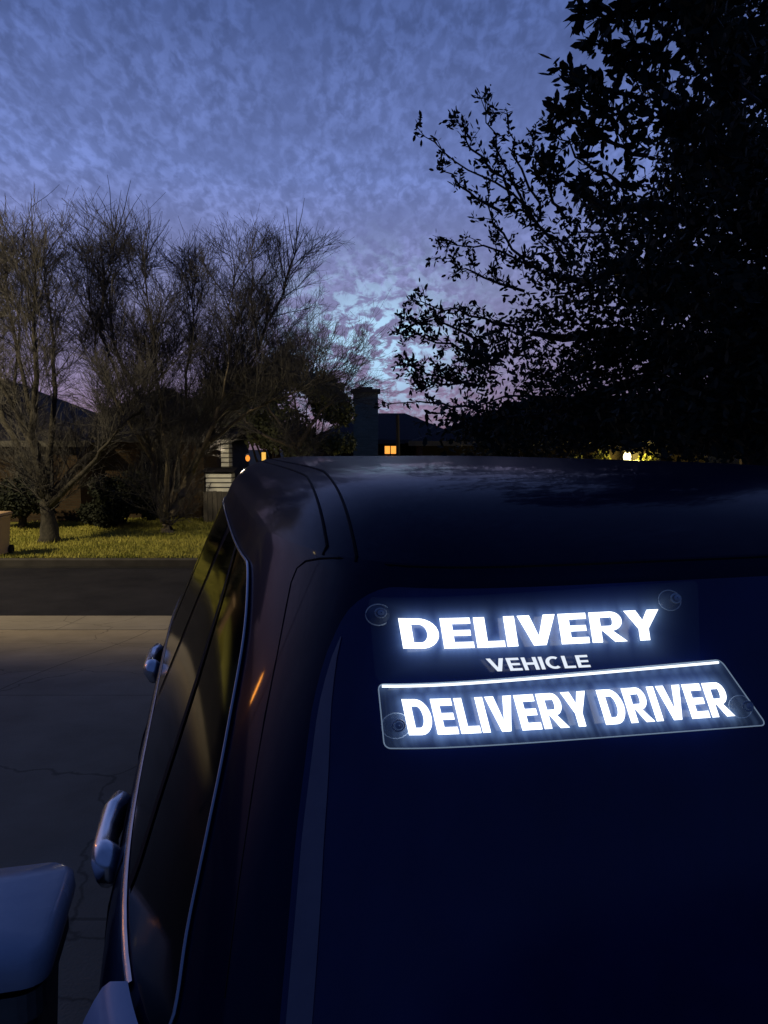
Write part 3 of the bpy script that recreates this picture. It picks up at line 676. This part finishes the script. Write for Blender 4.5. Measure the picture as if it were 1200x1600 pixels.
for sx in (-1, 1):
    for wv in (1.35, 4.3):
        m = MB(); rows = []
        for (x_, r_) in ((.74,.22),(.74,.34),(.76,.365),(.95,.37),(.985,.35),(.988,.24)):
            rows.append([W2(UC + sx*x_, wv + r_*math.cos(a_), .37 + r_*math.sin(a_)) for a_ in np.linspace(0, 2*PI, 32, False)])
        m.grid(rows, True); wh = m.build('wheel', rubber, car, smooth=True)
        m = MB(); m.grid([[W2(UC + sx*x_, wv + r_*math.cos(a_), .37 + r_*math.sin(a_)) for a_ in np.linspace(0, 2*PI, 32, False)] for x_, r_ in ((.986,.24),(.97,.22),(.94,.21))], True)
        for k in range(5):
            a_ = 2*PI*k/5; m.tube([W2(UC + sx*.965, wv, .37), W2(UC + sx*.975, wv + .22*math.cos(a_), .37 + .22*math.sin(a_))], [.05,.03], 6)
        m.build('rim', metal_grey, wh)
# ------------------------------------------------------------------ signs
letter_e = emis('letter_glow', (.88, .94, 1), 2.6)
letter_dim = emis('letter_glow_dim', (.80, .88, 1), 1.0)
strip_e = emis('strip_glow', (.85, .93, 1), 1.8)
def painted_glow_mat(name, base):
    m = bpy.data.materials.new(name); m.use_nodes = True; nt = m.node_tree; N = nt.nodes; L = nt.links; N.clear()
    at = N.new('ShaderNodeAttribute'); at.attribute_name = 'painted_glow'
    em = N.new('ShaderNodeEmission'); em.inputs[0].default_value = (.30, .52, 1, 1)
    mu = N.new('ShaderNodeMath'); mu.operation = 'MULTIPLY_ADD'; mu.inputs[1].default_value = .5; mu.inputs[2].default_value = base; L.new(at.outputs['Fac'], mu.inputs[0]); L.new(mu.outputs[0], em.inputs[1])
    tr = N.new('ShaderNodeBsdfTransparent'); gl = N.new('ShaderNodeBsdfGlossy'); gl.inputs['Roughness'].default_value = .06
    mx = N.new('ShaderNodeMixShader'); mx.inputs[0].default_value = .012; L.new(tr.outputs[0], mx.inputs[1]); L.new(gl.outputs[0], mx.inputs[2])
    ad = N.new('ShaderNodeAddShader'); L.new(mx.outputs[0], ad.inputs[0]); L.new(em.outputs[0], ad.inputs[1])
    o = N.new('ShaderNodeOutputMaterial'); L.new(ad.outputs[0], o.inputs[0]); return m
edge_m = base_mat('acrylic_edge', (.25, .32, .4), .2, emit=(.45, .62, .85), es=.26)
cup_m = bpy.data.materials.new('suction_cup'); cup_m.use_nodes = True
b_ = cup_m.node_tree.nodes['Principled BSDF']; b_.inputs['Base Color'].default_value = (.3, .36, .45, 1); b_.inputs['Roughness'].default_value = .12; b_.inputs['Alpha'].default_value = .16
cup_r = base_mat('suction_rim', (.42, .48, .56), .15)
OFF = .020; BOW = .5
def plate(corners):
    """a plate, bowed a little with the glass, whose corners sit just off the glass; returns f(s,t,extra)"""
    Q = []
    for x, y in corners:
        a_, z_ = pix_rear(x, y, OFF); Q.append(np.array([a_, rear_v(a_, z_) - OFF, z_]))
    mn = 9
    for s in np.linspace(0, 1, 20):
        for t in (0, .5, 1):
            p = (Q[0]*(1-s) + Q[1]*s)*(1-t) + (Q[3]*(1-s) + Q[2]*s)*t
            v = p[1]*(1-BOW) + (rear_v(p[0], p[2]) - OFF)*BOW; mn = min(mn, rear_v(p[0], p[2]) - v)
    sh = max(0, .009 - mn)
    def f(s, t, extra=0):
        p = (Q[0]*(1-s) + Q[1]*s)*(1-t) + (Q[3]*(1-s) + Q[2]*s)*t
        x, v, z = p; v = v*(1-BOW) + (rear_v(x, z) - OFF)*BOW - sh
        return W2(UC + x, v - extra, z)
    return f
def invert(f, x, y):
    s, t = .5, .5
    def pr(s, t):
        p = f(s, t); fw = p.y*cp - (p.z-CZ)*sp; up = p.y*sp + (p.z-CZ)*cp
        return np.array([600 + FPX*p.x/fw, 800 - FPX*up/fw])
    for _ in range(12):
        b0 = pr(s, t); e_ = np.array([x, y]) - b0
        J = np.stack([(pr(s+1e-3, t)-b0)/1e-3, (pr(s, t+1e-3)-b0)/1e-3], 1); d = np.linalg.solve(J, e_); s += d[0]; t += d[1]
    return s, t
def arc(cx, cy, ra, rb, ia, ib, a0, a1, n=14):
    out = []
    for i in range(n):
        p, q = R(a0 + (a1-a0)*i/n), R(a0 + (a1-a0)*(i+1)/n)
        out.append([(cx+ia*math.cos(p), cy+ib*math.sin(p)), (cx+ra*math.cos(p), cy+rb*math.sin(p)), (cx+ra*math.cos(q), cy+rb*math.sin(q)), (cx+ia*math.cos(q), cy+ib*math.sin(q))])
    return out
def rc_(x0, x1, y0, y1): return [(x0,y0),(x1,y0),(x1,y1),(x0,y1)]
def glyph(c, s, h):
    if c == 'D': w_ = .90; a_ = .46; return w_, [rc_(0,s,0,1), rc_(s,w_-a_,1-h,1), rc_(s,w_-a_,0,h)] + arc(w_-a_,.5,a_,.5,a_-s,.5-h,-90,90)
    if c == 'E': return .74, [rc_(0,s,0,1), rc_(s,.74,0,h), rc_(s,.70,.5-h*.47,.5+h*.47), rc_(s,.73,1-h,1)]
    if c == 'L': return .70, [rc_(0,s,0,1), rc_(s,.70,0,h)]
    if c == 'I': return s, [rc_(0,s,0,1)]
    if c == 'H': return .86, [rc_(0,s,0,1), rc_(.86-s,.86,0,1), rc_(s,.86-s,.5-h/2,.5+h/2)]
    if c == 'V': w_ = .98; q = s*1.13; return w_, [[(0,1),(q,1),(w_/2,.30),(w_/2,0),(w_/2-q*.52,0)], [(w_,1),(w_/2+q*.52,0),(w_/2,0),(w_/2,.30),(w_-q,1)]]
    if c == 'Y': w_ = .96; q = s*1.18; return w_, [[(0,1),(q,1),(w_/2,.66),(w_/2,.38),(w_/2-s/2,.38)], [(w_,1),(w_/2+s/2,.38),(w_/2,.38),(w_/2,.66),(w_-q,1)], rc_(w_/2-s/2,w_/2+s/2,0,.38)]
    if c == 'C':
        w_ = .88; return w_, arc(w_*.55,.5,w_*.55,.5,w_*.55-s,.5-h,52,308,22)
    if c == 'R':
        w_ = .92; a_ = .31; y0 = .37; cy = (1+y0)/2; rb = (1-y0)/2
        return w_, [rc_(0,s,0,1), rc_(s,.86-a_,1-h*.95,1), rc_(s,.86-a_,y0,y0+h*.8)] + arc(.86-a_,cy,a_,rb,a_-s*.95,rb-h*.86,-90,90) + [[(s+.04,y0),(s+.04+s*.95,y0),(w_+.02,0),(w_-s*1.14,0)]]
    return .34, []
def layout(txt, gap, s, h):
    x = 0; polys = []
    for i, c in enumerate(txt):
        w_, P = glyph(c, s, h)
        k = gap
        if i + 1 < len(txt) and (c + txt[i+1]) in ('RY','LI'): k = gap * (.3 if c == 'R' else .7)
        if c == ' ': x += w_; continue
        polys += [[(x+a, b) for a, b in p] for p in P]; x += w_ + k
    W_ = max(a for p in polys for a, b in p)
    return [[(a/W_, b) for a, b in p] for p in polys]
def sign(name, label, sheet, texts, cups, strip=None):
    sf = plate(sheet); c0 = sf(.5, 1)
    root = empty(name, c0, label, 'sign'); samples = []
    for (txt, quad, gap, s__, h__, lm) in texts:
        q = [invert(sf, x, y) for x, y in quad]; m = MB()
        def T(a, b):
            t = 1 - b
            return ((q[0][0]*(1-a)+q[1][0]*a)*(1-t) + (q[3][0]*(1-a)+q[2][0]*a)*t, (q[0][1]*(1-a)+q[1][1]*a)*(1-t) + (q[3][1]*(1-a)+q[2][1]*a)*t)
        for P in layout(txt, gap, s__, h__):
            pts = [sf(*T(a, b), .0035) for a, b in P]; m.poly(pts)
            if lm is letter_dim: continue
            P3 = np.array([tuple(p) for p in pts])
            for i in range(1, len(P3)-1):
                A, B, C_ = P3[0], P3[i], P3[i+1]; ar = np.linalg.norm(np.cross(B-A, C_-A)) / 2; k = max(1, min(80, int(ar / 3e-6)))
                r1 = rng.random(k); r2 = rng.random(k); s1 = np.sqrt(r1); samples.append(A*(1-s1)[:, None] + B*(s1*(1-r2))[:, None] + C_*(s1*r2)[:, None])
        m.build('lettering', lm, root)
    if strip:
        (sx0, sy0), (sx1, sy1), th_ = strip; a_ = invert(sf, sx0, sy0); b2 = invert(sf, sx1, sy1)
        P = [sf(a_[0]*(1-t)+b2[0]*t, a_[1]*(1-t)+b2[1]*t, .003) for t in np.linspace(0, 1, 30)]
        m = MB(); m.tube(P, th_, 6); m.build('light_strip', strip_e, root, smooth=True); samples.append(np.repeat(np.array([tuple(p) for p in P]), 3, 0))
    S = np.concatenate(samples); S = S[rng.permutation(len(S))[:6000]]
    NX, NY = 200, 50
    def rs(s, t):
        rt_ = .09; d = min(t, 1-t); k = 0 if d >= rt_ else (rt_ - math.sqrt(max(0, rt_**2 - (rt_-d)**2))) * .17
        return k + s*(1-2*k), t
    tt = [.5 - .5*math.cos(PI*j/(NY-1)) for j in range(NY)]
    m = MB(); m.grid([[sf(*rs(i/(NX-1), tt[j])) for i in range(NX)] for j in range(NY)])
    o = m.build('acrylic_sheet', painted_glow_mat('acrylic_painted_glow', .010 if strip else .0022), root, smooth=True)
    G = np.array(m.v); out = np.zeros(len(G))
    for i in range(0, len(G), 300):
        d = np.linalg.norm(G[i:i+300, None] - S[None], axis=2).min(1); out[i:i+300] = np.exp(-np.maximum(0, d-.003)/.0036)*.5 + np.exp(-d/.018)*(.22 if strip else .20)  # bloom around the letters painted into the sheet's emission by distance
    # light streaks below the bar, painted as uneven columns of sheet emission
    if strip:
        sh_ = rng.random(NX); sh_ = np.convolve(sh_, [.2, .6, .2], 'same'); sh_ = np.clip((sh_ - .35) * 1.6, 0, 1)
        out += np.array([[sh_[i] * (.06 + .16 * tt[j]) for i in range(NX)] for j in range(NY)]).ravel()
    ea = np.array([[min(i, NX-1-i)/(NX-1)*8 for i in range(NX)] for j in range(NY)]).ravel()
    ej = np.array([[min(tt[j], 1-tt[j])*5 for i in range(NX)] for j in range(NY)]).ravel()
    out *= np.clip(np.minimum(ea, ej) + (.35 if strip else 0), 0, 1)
    at = o.data.attributes.new('painted_glow', 'FLOAT', 'POINT'); at.data.foreach_set('value', out.astype(np.float32))
    if strip:
        P = [sf(*rs(0, t)) for t in tt] + [sf(*rs(t, 1)) for t in np.linspace(0, 1, 30)][1:] + [sf(*rs(1, t)) for t in tt[::-1]][1:] + [sf(*rs(t, 0)) for t in np.linspace(1, 0, 30)][1:]
        m = MB(); m.tube(P, .0008, 5); m.build('sheet_edge', edge_m, root)
    for (x, y, r_) in cups:
        cx_, cz_ = pix_rear(x, y, OFF); rt = W2(1, 0, 0); up = Vector((0, 0, 1)) + W2(0, .4, 0); up.normalize(); n_ = rt.cross(up).normalized()
        if n_.y > 0: n_ = -n_
        c = W2(UC + cx_, rear_v(cx_, cz_) - .004, cz_)
        def ring(rad, h_): return [c + n_*h_ + (rt*math.cos(a_) + up*.82*math.sin(a_))*rad for a_ in np.linspace(0, 2*PI, 28, False)]
        m = MB(); m.grid([ring(r_, .005), ring(r_*.9, .008), ring(r_*.6, .012), ring(r_*.35, .016), ring(r_*.3, .022)], True); cu_ = m.build('suction_cup', cup_m, root, smooth=True)
        m = MB(); P = ring(r_, .006); m.tube(P + [P[0]], .0008, 5, False); P = ring(r_*.42, .020); m.tube(P + [P[0]], .0012, 5, False); m.grid([ring(r_*.28, .023), ring(r_*.05, .024)], True); m.build('cup_rim', cup_r, cu_, smooth=True)
    return root
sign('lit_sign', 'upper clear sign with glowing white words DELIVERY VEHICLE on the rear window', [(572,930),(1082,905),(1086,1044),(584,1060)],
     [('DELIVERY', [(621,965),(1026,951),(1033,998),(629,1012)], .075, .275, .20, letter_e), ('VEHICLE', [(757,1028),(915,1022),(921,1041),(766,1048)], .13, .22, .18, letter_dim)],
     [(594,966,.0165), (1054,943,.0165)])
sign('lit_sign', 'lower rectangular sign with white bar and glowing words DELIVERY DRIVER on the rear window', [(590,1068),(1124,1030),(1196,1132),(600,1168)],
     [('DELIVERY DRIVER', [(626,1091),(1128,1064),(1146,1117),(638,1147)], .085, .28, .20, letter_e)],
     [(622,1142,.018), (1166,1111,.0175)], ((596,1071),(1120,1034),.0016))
# ------------------------------------------------------------------ grey bin beside the vehicle
bc = W2(-.60, 1.49, 0)
cart('grey blue wheeled bin standing by the left side of the vehicle, bottom left corner', bc.x, bc.y, 0, .60, .31, 1.07, bin_dark, bin_grey, TH, rad=.04, disc=(.13, .86, .05))
scene.view_settings.view_transform = 'Standard'; scene.view_settings.look = 'None'; scene.view_settings.exposure = 0
